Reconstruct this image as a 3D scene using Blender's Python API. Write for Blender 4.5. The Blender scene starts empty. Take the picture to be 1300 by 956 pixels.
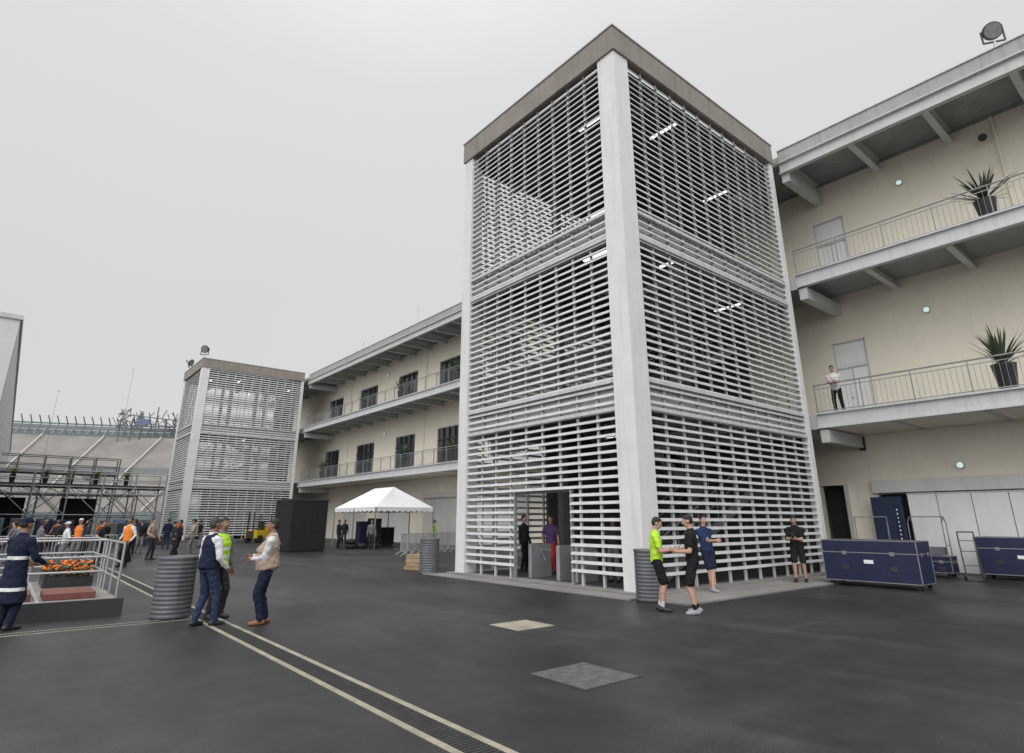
import bpy, math, random
import numpy as np
from mathutils import Vector, Matrix
random.seed(7); np.random.seed(7)
S=bpy.context.scene
COL=S.collection
# ------------------------------------------------------------------ materials
def mat(name,col,rough=.6,metal=0,var=.10,scale=1.5,bump=0.0,bscale=40,spec=.5,streak=0.0,emis=0,trans=0):
    m=bpy.data.materials.new(name); m.use_nodes=True
    nt=m.node_tree; N=nt.nodes; L=nt.links
    b=N['Principled BSDF']
    b.inputs['Roughness'].default_value=rough; b.inputs['Metallic'].default_value=metal
    b.inputs['Specular IOR Level'].default_value=spec
    tc=N.new('ShaderNodeTexCoord')
    n=N.new('ShaderNodeTexNoise'); n.inputs['Scale'].default_value=scale; n.inputs['Detail'].default_value=7; n.inputs['Roughness'].default_value=.62
    L.new(tc.outputs['Object'],n.inputs['Vector'])
    mr=N.new('ShaderNodeMapRange'); mr.inputs[1].default_value=.3; mr.inputs[2].default_value=.7
    mr.inputs[3].default_value=1-var; mr.inputs[4].default_value=1+var
    L.new(n.outputs['Fac'],mr.inputs[0])
    last=mr.outputs[0]
    if streak>0:
        mp=N.new('ShaderNodeMapping'); mp.inputs['Scale'].default_value=(5,5,.35)
        L.new(tc.outputs['Object'],mp.inputs[0])
        n2=N.new('ShaderNodeTexNoise'); n2.inputs['Scale'].default_value=1.2; n2.inputs['Detail'].default_value=5
        L.new(mp.outputs[0],n2.inputs['Vector'])
        m2=N.new('ShaderNodeMapRange'); m2.inputs[1].default_value=.5; m2.inputs[2].default_value=.75
        m2.inputs[3].default_value=1; m2.inputs[4].default_value=1-streak
        L.new(n2.outputs['Fac'],m2.inputs[0])
        mu=N.new('ShaderNodeMath'); mu.operation='MULTIPLY'
        L.new(last,mu.inputs[0]); L.new(m2.outputs[0],mu.inputs[1]); last=mu.outputs[0]
    vm=N.new('ShaderNodeVectorMath'); vm.operation='SCALE'; vm.inputs[0].default_value=col[:3]
    L.new(last,vm.inputs['Scale']); L.new(vm.outputs[0],b.inputs['Base Color'])
    if bump>0:
        nb=N.new('ShaderNodeTexNoise'); nb.inputs['Scale'].default_value=bscale; nb.inputs['Detail'].default_value=4
        L.new(tc.outputs['Object'],nb.inputs['Vector'])
        bp=N.new('ShaderNodeBump'); bp.inputs['Strength'].default_value=bump; bp.inputs['Distance'].default_value=.02
        L.new(nb.outputs['Fac'],bp.inputs['Height']); L.new(bp.outputs[0],b.inputs['Normal'])
    if emis>0:
        b.inputs['Emission Color'].default_value=(*col[:3],1); b.inputs['Emission Strength'].default_value=emis
        try: m.cycles.emission_sampling='NONE'
        except Exception: pass
    return m
def asphalt():
    m=bpy.data.materials.new('asphalt'); m.use_nodes=True
    nt=m.node_tree;N=nt.nodes;L=nt.links;b=N['Principled BSDF']
    tc=N.new('ShaderNodeTexCoord')
    def noise(sc,det=6,vec=None,dist=0):
        n=N.new('ShaderNodeTexNoise'); n.inputs['Scale'].default_value=sc;n.inputs['Detail'].default_value=det;n.inputs['Distortion'].default_value=dist
        L.new(vec or tc.outputs['Object'],n.inputs['Vector']); return n.outputs['Fac']
    def rng(s,a,b_,c,d):
        r=N.new('ShaderNodeMapRange'); r.inputs[1].default_value=a;r.inputs[2].default_value=b_;r.inputs[3].default_value=c;r.inputs[4].default_value=d
        L.new(s,r.inputs[0]); return r.outputs[0]
    def mul(a,c):
        q=N.new('ShaderNodeMath');q.operation='MULTIPLY';L.new(a,q.inputs[0]);L.new(c,q.inputs[1]);return q.outputs[0]
    mp=N.new('ShaderNodeMapping'); mp.inputs['Scale'].default_value=(1.0,.16,1); mp.inputs['Rotation'].default_value=(0,0,.5)
    L.new(tc.outputs['Object'],mp.inputs[0])
    mp2=N.new('ShaderNodeMapping'); mp2.inputs['Scale'].default_value=(.12,1.3,1); mp2.inputs['Rotation'].default_value=(0,0,.35)
    L.new(tc.outputs['Object'],mp2.inputs[0])
    big=rng(noise(.22,5,None,.6),.35,.65,.66,1.3)
    st=rng(noise(.55,6,mp.outputs[0],1.2),.5,.72,1,1.6)
    st2=rng(noise(.9,5,mp2.outputs[0],1.0),.52,.7,1,1.35)
    fine=rng(noise(55,3),.3,.7,.5,1.5)
    spots=rng(noise(2.3,7),.3,.7,.78,1.22)
    v=mul(mul(mul(big,st),mul(fine,spots)),st2)
    vm=N.new('ShaderNodeVectorMath');vm.operation='SCALE';vm.inputs[0].default_value=(.027,.0268,.028)
    L.new(v,vm.inputs['Scale']);L.new(vm.outputs[0],b.inputs['Base Color'])
    L.new(rng(noise(.33,6,mp.outputs[0],.8),.36,.64,.36,.62),b.inputs['Roughness'])
    b.inputs['Specular IOR Level'].default_value=.36
    bp=N.new('ShaderNodeBump');bp.inputs['Strength'].default_value=.35;bp.inputs['Distance'].default_value=.008
    L.new(noise(90,3),bp.inputs['Height']);L.new(bp.outputs[0],b.inputs['Normal'])
    return m
M={}
M['asphalt']=asphalt()
M['white']=mat('white_paint',(.78,.78,.77),.5,var=.05,streak=.10)
M['louvre']=mat('louvre_white',(.53,.54,.545),.5,var=.10,scale=3,streak=.16)
M['colw']=mat('column_white',(.68,.675,.665),.6,var=.05,streak=.14,bump=.1)
M['steelw']=mat('steel_offwhite',(.50,.51,.50),.5,var=.06,streak=.14)
M['stairst']=mat('stair_steel',(.16,.165,.165),.5,var=.1)
M['parapet']=mat('parapet_concrete',(.25,.222,.20),.85,var=.14,scale=1.2,bump=.25,streak=.22)
M['cream']=mat('cream_render',(.83,.78,.65),.85,var=.035,scale=.7,bump=.08,bscale=25,streak=.06)
M['cream2']=mat('cream_render_ground',(.80,.755,.64),.85,var=.04,scale=.7,bump=.08,bscale=25,streak=.1)
M['fascia']=mat('fascia_grey',(.54,.545,.55),.55,var=.06,streak=.18)
M['fasciad']=mat('roof_flashing',(.34,.335,.33),.5,var=.08,streak=.25)
M['deck']=mat('corrugated_deck',(.40,.405,.405),.5,metal=.3,var=.12,streak=.1)
M['slab']=mat('concrete_slab',(.40,.39,.38),.85,var=.1,bump=.2)
M['intd']=mat('interior_concrete_shaded',(.055,.054,.052),.9,var=.2,bump=.2)  # concrete darkened in colour so the tower interior reads as shaded
M['apron']=mat('concrete_apron',(.23,.22,.21),.8,var=.22,scale=1.2,bump=.3)
M['pale']=mat('pale_concrete',(.29,.265,.21),.85,var=.28,scale=3,bump=.3)
M['galv']=mat('galvanised_steel',(.42,.43,.44),.42,metal=.6,var=.1,scale=5)
M['rail']=mat('railing_grey',(.27,.275,.28),.5,metal=.3,var=.08)
M['dark']=mat('dark_steel',(.035,.035,.038),.55,var=.15)
M['black']=mat('black_cloth',(.014,.014,.016),.85,var=.25,scale=4,bump=.3,bscale=9)
M['glass']=mat('dark_glass',(.03,.035,.04),.08,var=.1)
M['doorw']=mat('door_white',(.82,.82,.81),.45,var=.03)
M['part']=mat('partition_white',(.84,.84,.84),.5,var=.04,streak=.08)
M['shut']=mat('shutter_grey',(.66,.65,.62),.5,var=.05,streak=.1)
M['navy']=mat('case_navy',(.012,.015,.055),.5,var=.25,scale=4)
M['alu']=mat('aluminium_trim',(.30,.30,.31),.45,metal=.7,var=.15)
M['bann']=mat('banner_navy',(.018,.03,.07),.6)
M['tentw']=mat('tent_fabric',(.74,.74,.76),.8,var=.03,bump=.2,bscale=3)
M['tube']=mat('fluorescent_tube',(1,1,.96),.5,emis=1.6,var=0)
M['lens']=mat('wall_lamp_glass',(.80,1,.97),.3,emis=.45,var=0)
M['lensoff']=mat('floodlight_glass',(.20,.205,.21),.15,var=.3,scale=6)
M['barrel']=mat('barrel_grey',(.12,.125,.135),.5,metal=.2,var=.25,scale=5,streak=.35)
M['leaf']=mat('agave_leaf',(.055,.085,.045),.5,var=.3,scale=6)
M['leafy']=mat('yellow_foliage',(.16,.15,.03),.6,var=.3,scale=6)
M['pot']=mat('black_pot',(.03,.03,.032),.35,var=.1)
M['wood']=mat('pallet_wood',(.30,.22,.13),.85,var=.2,scale=6,bump=.3)
M['card']=mat('cardboard',(.34,.25,.16),.9,var=.12)
M['red']=mat('red_board',(.17,.06,.045),.7,var=.4,scale=2)
M['orange']=mat('marigold_orange',(.70,.17,.012),.7,var=.4,scale=12)
M['yel']=mat('forklift_yellow',(.65,.42,.02),.45)
M['tyre']=mat('tyre_rubber',(.02,.02,.021),.75,var=.2)
M['tarp']=mat('grey_tarp',(.10,.105,.11),.6,var=.2,scale=2,bump=.6,bscale=6)
M['stand']=mat('stand_concrete',(.31,.295,.275),.9,var=.18,scale=.15)  # grandstand colours chosen lighter to carry distance haze
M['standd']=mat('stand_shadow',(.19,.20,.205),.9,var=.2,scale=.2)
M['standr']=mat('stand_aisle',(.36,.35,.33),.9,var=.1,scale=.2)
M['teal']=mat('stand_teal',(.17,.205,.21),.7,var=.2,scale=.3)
M['haze']=mat('hazed_steel',(.12,.13,.14),.7,var=.2,scale=.3)  # far steelwork with distance haze mixed into its colour
M['scaf']=mat('scaffold_steel',(.30,.31,.32),.5,metal=.4,var=.15,scale=2)
M['blue']=mat('blue_board',(.14,.18,.28),.6)
M['bldw']=mat('cladding_white',(.62,.62,.63),.55,var=.04,streak=.06)
M['grate']=mat('drain_grate',(.05,.05,.05),.6,metal=.4,var=.3,scale=8)
M['steelplate']=mat('steel_plate',(.12,.12,.117),.55,metal=.3,var=.4,scale=9,bump=.4,bscale=60)
M['bag']=mat('luggage',(.04,.035,.035),.7)
# people materials
M['skinL']=mat('skin_light',(.45,.27,.20),.55,var=.05)
M['skinB']=mat('skin_brown',(.25,.135,.085),.55,var=.05)
M['hair']=mat('hair_dark',(.015,.012,.01),.6,var=.3,scale=40,bump=.5,bscale=120)
M['hairg']=mat('hair_grey',(.05,.047,.044),.6,var=.3,scale=40,bump=.5,bscale=120)
def cloth(n,c): 
    M[n]=mat('cloth_'+n,c,.9,var=.15,scale=9,bump=.5,bscale=22,spec=.2)
cloth('cnavy',(.014,.017,.038)); cloth('cjean',(.026,.038,.075)); cloth('cbeige',(.33,.26,.20)); cloth('cwhite',(.58,.58,.59))
cloth('chivis',(.42,.70,.05)); cloth('cblack',(.014,.014,.016)); cloth('cdark',(.03,.03,.035)); cloth('cred',(.45,.03,.03))
cloth('corange',(.6,.12,.02)); cloth('cgrey',(.15,.15,.16)); cloth('cblue',(.02,.035,.09)); cloth('chivo',(.75,.22,.03)); cloth('cpurp',(.10,.06,.16))
M['refl']=mat('reflective_band',(.62,.64,.62),.35,var=.05)
M['shoe']=mat('shoe_dark',(.02,.02,.022),.5); M['shoew']=mat('shoe_light',(.3,.3,.32),.6); M['shoebr']=mat('shoe_brown',(.22,.09,.04),.5)
M['eyew']=mat('eye_white',(.7,.7,.68),.2,var=0); M['eyed']=mat('eye_iris',(.02,.012,.01),.2,var=0); M['lip']=mat('lips',(.28,.09,.08),.5)
# ------------------------------------------------------------------ mesh builder
class MB:
    def __init__(s): s.v=[];s.f=[];s.m=[];s.s=[]
    def add(s,vs,fs,m,sm=False):
        o=len(s.v); s.v+= [tuple(a) for a in vs]
        for f in fs: s.f.append(tuple(i+o for i in f)); s.m.append(m); s.s.append(sm)
    def box(s,x0,x1,y0,y1,z0,z1,m):
        vs=[(x,y,z) for x in(x0,x1) for y in(y0,y1) for z in(z0,z1)]
        s.add(vs,[(0,1,3,2),(4,6,7,5),(0,4,5,1),(2,3,7,6),(0,2,6,4),(1,5,7,3)],m)
    def beam(s,p,q,w,h,m,up=(0,0,1)):
        p=Vector(p);q=Vector(q);d=(q-p).normalized();u=Vector(up)
        u=(u-d*u.dot(d))
        if u.length<1e-4: u=Vector((0,1,0)) if abs(d.y)<.9 else Vector((1,0,0)); u=(u-d*u.dot(d))
        u.normalize(); r=d.cross(u)
        vs=[]
        for a in(p,q):
            for i in(-1,1):
                for j in(-1,1): vs.append(a+r*(i*w/2)+u*(j*h/2))
        s.add(vs,[(0,1,3,2),(4,6,7,5),(0,4,5,1),(2,3,7,6),(0,2,6,4),(1,5,7,3)],m)
    def cyl(s,p,q,r1,r2=None,n=10,m='white',sm=True):
        if r2 is None:r2=r1
        p=Vector(p);q=Vector(q);d=(q-p).normalized()
        u=Vector((0,0,1)).cross(d) if abs(d.z)<.95 else Vector((1,0,0)).cross(d)
        u.normalize();w=d.cross(u);vs=[]
        for a,r in((p,r1),(q,r2)):
            for i in range(n):
                t=2*math.pi*i/n; vs.append(a+u*(math.cos(t)*r)+w*(math.sin(t)*r))
        s.add(vs,[(i,(i+1)%n,n+(i+1)%n,n+i) for i in range(n)],m,sm)
        s.add(vs,[tuple(range(n))[::-1],tuple(range(n,2*n))],m)
    def lathe(s,c,prof,n,m,sm=True):
        vs=[];c=Vector(c)
        for r,z in prof:
            for i in range(n):
                t=2*math.pi*i/n; vs.append(c+Vector((math.cos(t)*r,math.sin(t)*r,z)))
        fs=[]
        for k in range(len(prof)-1):
            for i in range(n): fs.append((k*n+i,k*n+(i+1)%n,(k+1)*n+(i+1)%n,(k+1)*n+i))
        s.add(vs,fs,m,sm)
        k=len(prof)-1
        s.add(vs,[tuple(range(n))[::-1],tuple(range(k*n,k*n+n))],m)
    def ell(s,c,r,m,n=10,k=6):
        prof=[];vs=[]
        for j in range(k+1):
            a=-math.pi/2+math.pi*j/k
            for i in range(n):
                t=2*math.pi*i/n; vs.append((c[0]+r[0]*max(math.cos(a),.02)*math.cos(t),c[1]+r[1]*max(math.cos(a),.02)*math.sin(t),c[2]+r[2]*math.sin(a)))
        s.add(vs,[(j*n+i,j*n+(i+1)%n,(j+1)*n+(i+1)%n,(j+1)*n+i) for j in range(k) for i in range(n)],m,True)
    def build(s,name,parent=None,loc=(0,0,0),rz=0,bevel=0):
        me=bpy.data.meshes.new(name); me.from_pydata(s.v,[],s.f)
        keys=[]
        for k in s.m:
            if k not in keys: keys.append(k)
        for k in keys: me.materials.append(M[k])
        me.polygons.foreach_set('material_index',[keys.index(k) for k in s.m])
        me.polygons.foreach_set('use_smooth',s.s)
        import bmesh
        bm=bmesh.new();bm.from_mesh(me);bmesh.ops.recalc_face_normals(bm,faces=bm.faces);bm.to_mesh(me);bm.free()
        me.update()
        ob=bpy.data.objects.new(name,me); COL.objects.link(ob); ob.location=loc; ob.rotation_euler=(0,0,rz)
        if parent: ob.parent=parent
        if bevel:
            b=ob.modifiers.new('b','BEVEL'); b.width=bevel;b.segments=2;b.limit_method='ANGLE'
        return ob
def empty(name,loc=(0,0,0)):
    e=bpy.data.objects.new(name,None); e.empty_display_size=.5; COL.objects.link(e); e.location=loc; return e
# ------------------------------------------------------------------ ground
g=MB(); g.add([(-500,-400,0),(700,-400,0),(700,900,0),(-500,900,0)],[(0,1,2,3)],'asphalt'); g.build('ground')
g=MB()
for x0 in(2.93,3.25):
    for i in range(44):
        g.box(x0,x0+.07,-6+i*1.5,-6+i*1.5+1.492,-.05,.006,'pale')
g.box(3.0,3.25,-6,60,-.05,.002,'dark')
y=-6
while y<26:
    g.box(3.005,3.245,y,y+.025,.002,.007,'grate'); y+=.05
g.build('drainage_channel')
g=MB()
g.box(-12,2.92,12.46,12.50,-.05,.006,'pale'); g.box(-12,2.92,12.70,12.74,-.05,.006,'pale'); g.box(-12,2.92,12.50,12.70,-.05,.002,'dark')
x=-4
while x<2.88:
    g.box(x,x+.025,12.505,12.695,.002,.007,'grate'); x+=.05
g.build('drainage_channel')
g=MB(); g.box(6.62,7.42,7.9,8.65,-.03,.008,'pale'); g.box(6.55,6.62,7.83,8.72,-.03,.005,'grate');g.box(7.42,7.49,7.83,8.72,-.03,.005,'grate'); g.build('manhole_cover')
g=MB(); g.box(4.98,5.85,4.85,5.72,-.03,.006,'steelplate'); g.box(4.95,4.98,4.82,5.75,-.03,.004,'grate'); g.box(5.85,5.88,4.82,5.75,-.03,.004,'grate')
g.build('access_hatch')
# ------------------------------------------------------------------ louvred stair tower
TW,TD=9.7,7.85
ZT=15.55
def tower_parts():
    parts={}
    c=MB(); s=.66
    for (x,y,sx,sy) in((0,0,s,s),(0,TD-.5,.5,.5),(TW-.25,0,.25,.25),(TW-.3,TD-.3,.3,.3)):
        c.box(x,x+sx,y,y+sy,0,ZT,'colw')
    for x in(3.4,6.8):
        c.box(x,x+.3,2.95,3.2,0,15.2,'stairst'); c.box(x,x+.3,6.2,6.45,0,15.2,'stairst')
    parts['columns']=c
    l=MB(); sp=.213; z=.42; ang=.42
    while z<ZT-.1:
        hh=.098 if z>4.4 else .085
        def blade(p,q,out):
            up=Vector((-out[0]*ang,-out[1]*ang,.9)); l.beam(p,q,.018,hh,'louvre',up=up)
        segs=[(s,TD-.5)]
        if z<2.5: segs=[(s,2.5),(4.9,TD-.5)]
        for a,b in segs: blade((.09,a,z),(.09,b,z),(-1,0))
        blade((s,.09,z),(TW-.25,.09,z),(0,-1))
        blade((.5,TD-.09,z),(TW-.3,TD-.09,z),(0,1))
        z+=sp
    parts['louvres']=l
    m=MB()
    n=9
    for i in range(1,n):
        y=s+(TD-s-.5)*i/n
        m.box(.125,.19,y-.03,y+.03,2.5 if 2.5<y<4.9 else 0,ZT,'steelw')
    for y in (2.46,4.88): m.box(.09,.19,y,y+.05,0,2.5,'galv')
    m.box(.09,.19,2.51,4.88,2.44,2.5,'dark')
    n=11
    for i in range(1,n):
        x=s+(TW-s-.25)*i/n
        m.box(x-.03,x+.03,.125,.19,0,ZT,'steelw'); m.box(x-.03,x+.03,TD-.19,TD-.125,0,ZT,'steelw')
    parts['mullions']=m
    tg=MB()
    for y in(2.75,3.45,4.65):
        tg.box(.5,1.3,y-.07,y+.07,.07,1.0,'galv'); tg.cyl((.9,y-.07,.85),(.9,y-.5,.85),.02,n=6,m='alu')
        tg.cyl((.9,y-.07,.85),(.75,y-.4,.55),.02,n=6,m='alu')
    parts['turnstiles']=tg
    f=MB()
    for z0,z1 in((4.5,5.25),(9.45,10.25)):
        f.box(.21,.42,s,TD-.5,z0,z1,'steelw'); f.box(s,TW-.25,.21,.42,z0,z1,'steelw'); f.box(.5,TW-.3,TD-.42,TD-.21,z0,z1,'steelw')
        for zz in(z0,z1):
            f.box(.03,.12,s,TD-.5,zz-.05,zz+.05,'louvre'); f.box(s,TW-.25,.03,.12,zz-.05,zz+.05,'louvre')
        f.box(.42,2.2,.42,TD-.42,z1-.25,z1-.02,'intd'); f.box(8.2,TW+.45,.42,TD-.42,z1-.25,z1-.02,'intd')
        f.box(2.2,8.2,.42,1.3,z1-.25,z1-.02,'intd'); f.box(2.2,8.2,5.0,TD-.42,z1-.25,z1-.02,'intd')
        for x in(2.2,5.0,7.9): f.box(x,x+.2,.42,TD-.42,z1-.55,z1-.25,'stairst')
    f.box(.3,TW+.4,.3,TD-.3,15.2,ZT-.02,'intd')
    for x in(2.2,5.0,7.9): f.box(x,x+.2,.42,TD-.42,14.9,15.2,'stairst')
    f.box(-.25,TW,-.25,TD+.2,-.05,.06,'apron')
    f.box(.4,TW-.2,.4,TD-.4,.06,.066,'intd')  # dark sheet over the apron floor, deepening the interior shade
    parts['floor_slabs']=f
    p=MB(); o=.06; a0,a1=ZT,16.4
    p.box(-o,TW,-o,.22,a0,a1,'parapet'); p.box(-o,.22,.22,TD-.22,a0,a1,'parapet')
    p.box(-o,TW,TD-.22,TD+o,a0,a1,'parapet'); p.box(TW-.25,TW,.22,TD-.22,a0,a1,'parapet')
    p.box(-o-.03,TW+.02,-o-.03,.25,a1,a1+.05,'fasciad');p.box(-o-.03,.25,.25,TD+o+.03,a1,a1+.05,'fasciad')
    parts['parapet']=p
    st=MB()
    for z0,zn in((.066,5.23),(5.23,10.23)):
        h=(zn-z0)/2
        for (ya,yb,xa,xb,za) in((1.4,2.9,2.2,7.6,z0),(3.3,4.8,7.6,2.2,z0+h)):
            n=15
            for i in range(n):
                x0=xa+(xb-xa)*i/n; x1=xa+(xb-xa)*(i+1)/n
                st.box(min(x0,x1),max(x0,x1)+.03,ya,yb,za+h*(i+.55)/n,za+h*(i+1)/n,'intd')
            for yy in(ya-.06,yb+.06):
                st.beam((xa,yy,za-.05),(xb,yy,za+h-.05),.08,.28,'stairst')
                st.cyl((xa,yy,za+1.0),(xb,yy,za+h+1.0),.025,n=6,m='rail')
                st.cyl((xa,yy,za+.6),(xb,yy,za+h+.6),.015,n=5,m='rail')
                for i in range(0,n+1,3):
                    x0=xa+(xb-xa)*i/n; zz=za+h*i/n; st.cyl((x0,yy,zz),(x0,yy,zz+1.0),.02,n=5,m='rail')
        st.box(7.6,8.9,1.3,4.9,z0+h-.2,z0+h,'intd')
    parts['stairs']=st
    t=MB()
    for z in(4.9,9.85,14.85):
        for (x,y) in((1.3,2.2),(3.6,.9),(8.9,2.2),(6.2,6.5)):
            t.box(x-.05,x+.05,y-.55,y+.55,z-.07,z-.03,'tube')
            t.box(x-.1,x+.1,y-.6,y+.6,z-.03,z+.03,'stairst')
    parts['tube_lights']=t
    k=MB()  # backing walls coloured dark so the louvre gaps read as shade
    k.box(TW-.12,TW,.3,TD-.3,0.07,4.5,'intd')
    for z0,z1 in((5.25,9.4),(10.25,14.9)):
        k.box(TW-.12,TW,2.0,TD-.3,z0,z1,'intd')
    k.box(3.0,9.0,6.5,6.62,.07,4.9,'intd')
    parts['inner_wall']=k
    return parts
tp=tower_parts(); tw=empty('louvred_stair_tower',(11.8,9.45,0)); tobs=[]
for k,b in tp.items(): tobs.append(b.build(k,tw))
tw2=empty('louvred_stair_tower',(11.8,60.2,0))
for o in tobs:
    q=bpy.data.objects.new(o.name.split('.')[0],o.data); COL.objects.link(q); q.parent=tw2
g=MB(); g.box(11.2,22.2,7.9,9.2,-.05,.035,'apron'); g.box(10.9,11.5,9.2,18,-.05,.03,'apron'); g.build('concrete_apron')
# ------------------------------------------------------------------ paddock building
B=empty('paddock_building')
Y0,Y1=-28,76
w=MB()
def wall(z0,z1,ops,m):
    y=Y0
    for a,b,c,d in sorted(ops):
        w.box(25,25.3,y,a,z0,z1,m)
        if c>z0: w.box(25,25.3,a,b,z0,c,m)
        if d<z1: w.box(25,25.3,a,b,d,z1,m)
        y=b
    w.box(25,25.3,y,Y1,z0,z1,m)
F2,F3=5.33,10.75
upd=[(8.4,9.65)]+[(-4.2,-2.9)]
gl=[(36.4,39.6),(43.0,46.3),(50.3,54.0),(58,61.5),(29.5,32.8),(22.5,25.8)]
ops2=[(a,b,F2,F2+3.3) for a,b in upd+gl]; ops3=[(a,b,F3,F3+3.3) for a,b in upd+gl]
wall(F2-.4,F3-.3,ops2,'cream'); wall(F3-.3,15.7,ops3,'cream')
gops=[(-9,8.9,0,3.1),(9.95,10.95,0,3.0)]+[(a-1,a+4.2,0,3.4) for a in(22,29.5,37,44.5,52)]
wall(0,F2-.4,gops,'cream2')
w.box(27.2,46,Y0,Y1,0,15.6,'cream2')
for z in(F2-.35,F3-.35): w.box(25.3,27.2,Y0,Y1,z,z+.3,'slab')
w.box(25.0,46,Y0,Y1,15.7,15.95,'fasciad')
w.box(25.3,27.2,Y0,Y0+.3,0,15.7,'cream'); w.box(25.3,27.2,Y1-.3,Y1,0,15.7,'cream')
w.build('walls',B)
d=MB()
for Fz in(F2,F3):
    for a,b in upd:
        d.box(25.08,25.14,a,b,Fz,Fz+3.3,'doorw')
        d.box(25.02,25.12,a,a+.06,Fz,Fz+3.3,'fascia'); d.box(25.02,25.12,b-.06,b,Fz,Fz+3.3,'fascia'); d.box(25.02,25.12,a,b,Fz+3.24,Fz+3.3,'fascia')
        d.box(25.02,25.12,a+.06,b-.06,Fz+2.2,Fz+2.26,'fascia')
        d.box(25.04,25.1,(a+b)/2-.02,(a+b)/2+.02,Fz,Fz+2.2,'fascia')
        d.box(25.05,25.1,a+.14,b-.14,Fz+2.36,Fz+3.16,'part')
        d.cyl((25.0,(a+b)/2+.1,Fz+1.0),(25.0,(a+b)/2+.22,Fz+1.0),.015,n=6,m='alu')
    for a,b in gl:
        d.box(25.12,25.16,a,b,Fz,Fz+3.3,'glass')
        n=4
        for i in range(n+1):
            yy=a+(b-a)*i/n; d.box(25.02,25.12,yy-.035,yy+.035,Fz,Fz+3.3,'steelw' if i in(0,n) else 'dark')
        d.box(25.02,25.11,a,b,Fz+2.3,Fz+2.4,'dark'); d.box(25.02,25.11,a,b,Fz+3.22,Fz+3.3,'steelw')
        d.box(25.02,25.11,a,b,Fz,Fz+.14,'dark')
d.build('doors',B)
d=MB()
for a in(22,29.5,37,44.5,52):
    z=0
    while z<3.4: d.box(25.1,25.14 ,a-1,a+4.2,z,z+.19,'shut'); z+=.2
    d.box(24.85,25.0,a-1.1,a+4.3,3.35,3.7,'shut')
d.box(24.8,25.0,-9.1,9.0,2.66,3.12,'shut')
d.box(24.7,25.02,9.9,9.95,0,3.0,'steelw')
d.box(25.6,25.65,9.95,10.95,0,3.0,'dark')
y=-9
while y<7.9:
    d.box(24.82,24.87,y+.012,min(y+1.0,7.9)-.012,0.02,2.62,'part'); y+=1.0
d.box(24.81,24.82,-9,7.9,2.56,2.62,'fascia'); d.box(24.87,25.6,7.86,7.9,0,2.6,'part')
d.box(25.6,25.7,7.9,8.9,0,3.1,'dark')
d.box(25.32,25.42,-9,8.9,2.62,3.1,'cream2')
d.build('roller_shutters',B)
# slabs / canopy
s=MB()
for z in(F2,F3):
    s.box(22.12,25,Y0,Y1,z-.16,z,'slab')
    s.box(22.0,22.06,Y0,9.4,z-.5,z+.05,'fascia'); s.box(22.0,22.06,17.34,60.15,z-.5,z+.05,'fascia')
    s.box(22.06,22.12,Y0,Y1,z-.5,z+.03,'fascia')
    for a,b in((Y0,9.38),(17.4,60.1)):
        s.box(21.9,22.0,a,b,z-.5,z-.44,'fascia'); s.box(21.9,22.0,a,b,z,z+.05,'fascia')
    yy=9.4-2.45*15
    while yy<Y1-.5:
        s.box(22.14,25,yy-.012,yy+.012,z-.5,z-.17,'steelw'); s.box(22.14,25,yy-.1,yy+.1,z-.52,z-.49,'steelw')
        yy+=2.45
    n=22
    for i in range(n):
        x=22.16+i*(2.8/n); 
        s.box(x,x+.07,Y0,Y1,z-.2,z-.162,'deck')
s.box(22.14,25,Y0,Y1,F2-.50,F2-.46,'cream2') 
s.build('balcony_slabs',B)
r=MB()
for a,b in((Y0,9.38),(17.4,60.1),(68.1,Y1)):
    r.box(21.95,22.15,a,b,15.78,16.3,'fasciad')
    r.box(21.9,22.2,a,b,16.3,16.34,'fascia')
    r.box(21.98,22.05,a,b,15.22,15.76,'steelw'); r.box(21.85,21.98,a,b,15.22,15.27,'steelw'); r.box(21.85,21.98,a,b,15.71,15.76,'steelw')
r.box(22.15,46,Y0,Y1,15.98,16.2,'fasciad')
n=20
for i in range(n):
    x=22.18+i*(2.8/n)
    r.box(x,x+.08,Y0,Y1,15.84,15.9,'deck')
r.box(22.15,25,Y0,Y1,15.9,15.96,'deck')
yy=9.2-2.45*15
while yy<Y1-.5:
    r.box(22.06,25,yy-.014,yy+.014,15.35,15.82,'steelw'); r.box(22.06,25,yy-.11,yy+.11,15.82,15.84,'steelw'); r.box(22.06,25,yy-.11,yy+.11,15.32,15.35,'steelw')
    yy+=2.45
for yy in(9.2,17.7,59.9):
    for z in(15.1,F3-.75,F2-.75): r.box(22.0,25,yy-.15,yy+.15,z-.25,z+.2,'steelw')
r.build('roof_canopy',B)
ra=MB()
for z in(F2,F3):
    for a,b in((Y0,9.4),(17.35,60.1)):
        ra.cyl((22.05,a,z+1.08),(22.05,b,z+1.08),.028,n=8,m='rail')
        ra.box(22.035,22.065,a,b,z+.1,z+.13,'rail')
        ra.box(22.04,22.06,a,b,z+.92,z+.945,'rail')
        k=0;y=b-.04
        while y>a:
            if k%10==0: ra.box(22.02,22.08,y-.012,y+.012,z-.1,z+1.07,'rail')
            else: ra.cyl((22.05,y,z+.12),(22.05,y,z+.93),.0065,n=4,m='rail')
            y-=.155;k+=1
ra.build('balcony_railings',B)
e=MB()
e.box(25.5,27.5,10.8,14.3,16.2,18.0,'bldw')
e.box(26,30,44,49,16.2,18.2,'bldw'); e.box(26,29,57,60,16.2,17.6,'bldw')
for (x,y,h) in((27,47,4.2),(26,58,2.2),(30,40,2.0),(28,30,1.4),(24,52,1.2)): e.cyl((x,y,16.2),(x,y,16.2+h+1),.03,n=5,m='galv')
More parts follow.
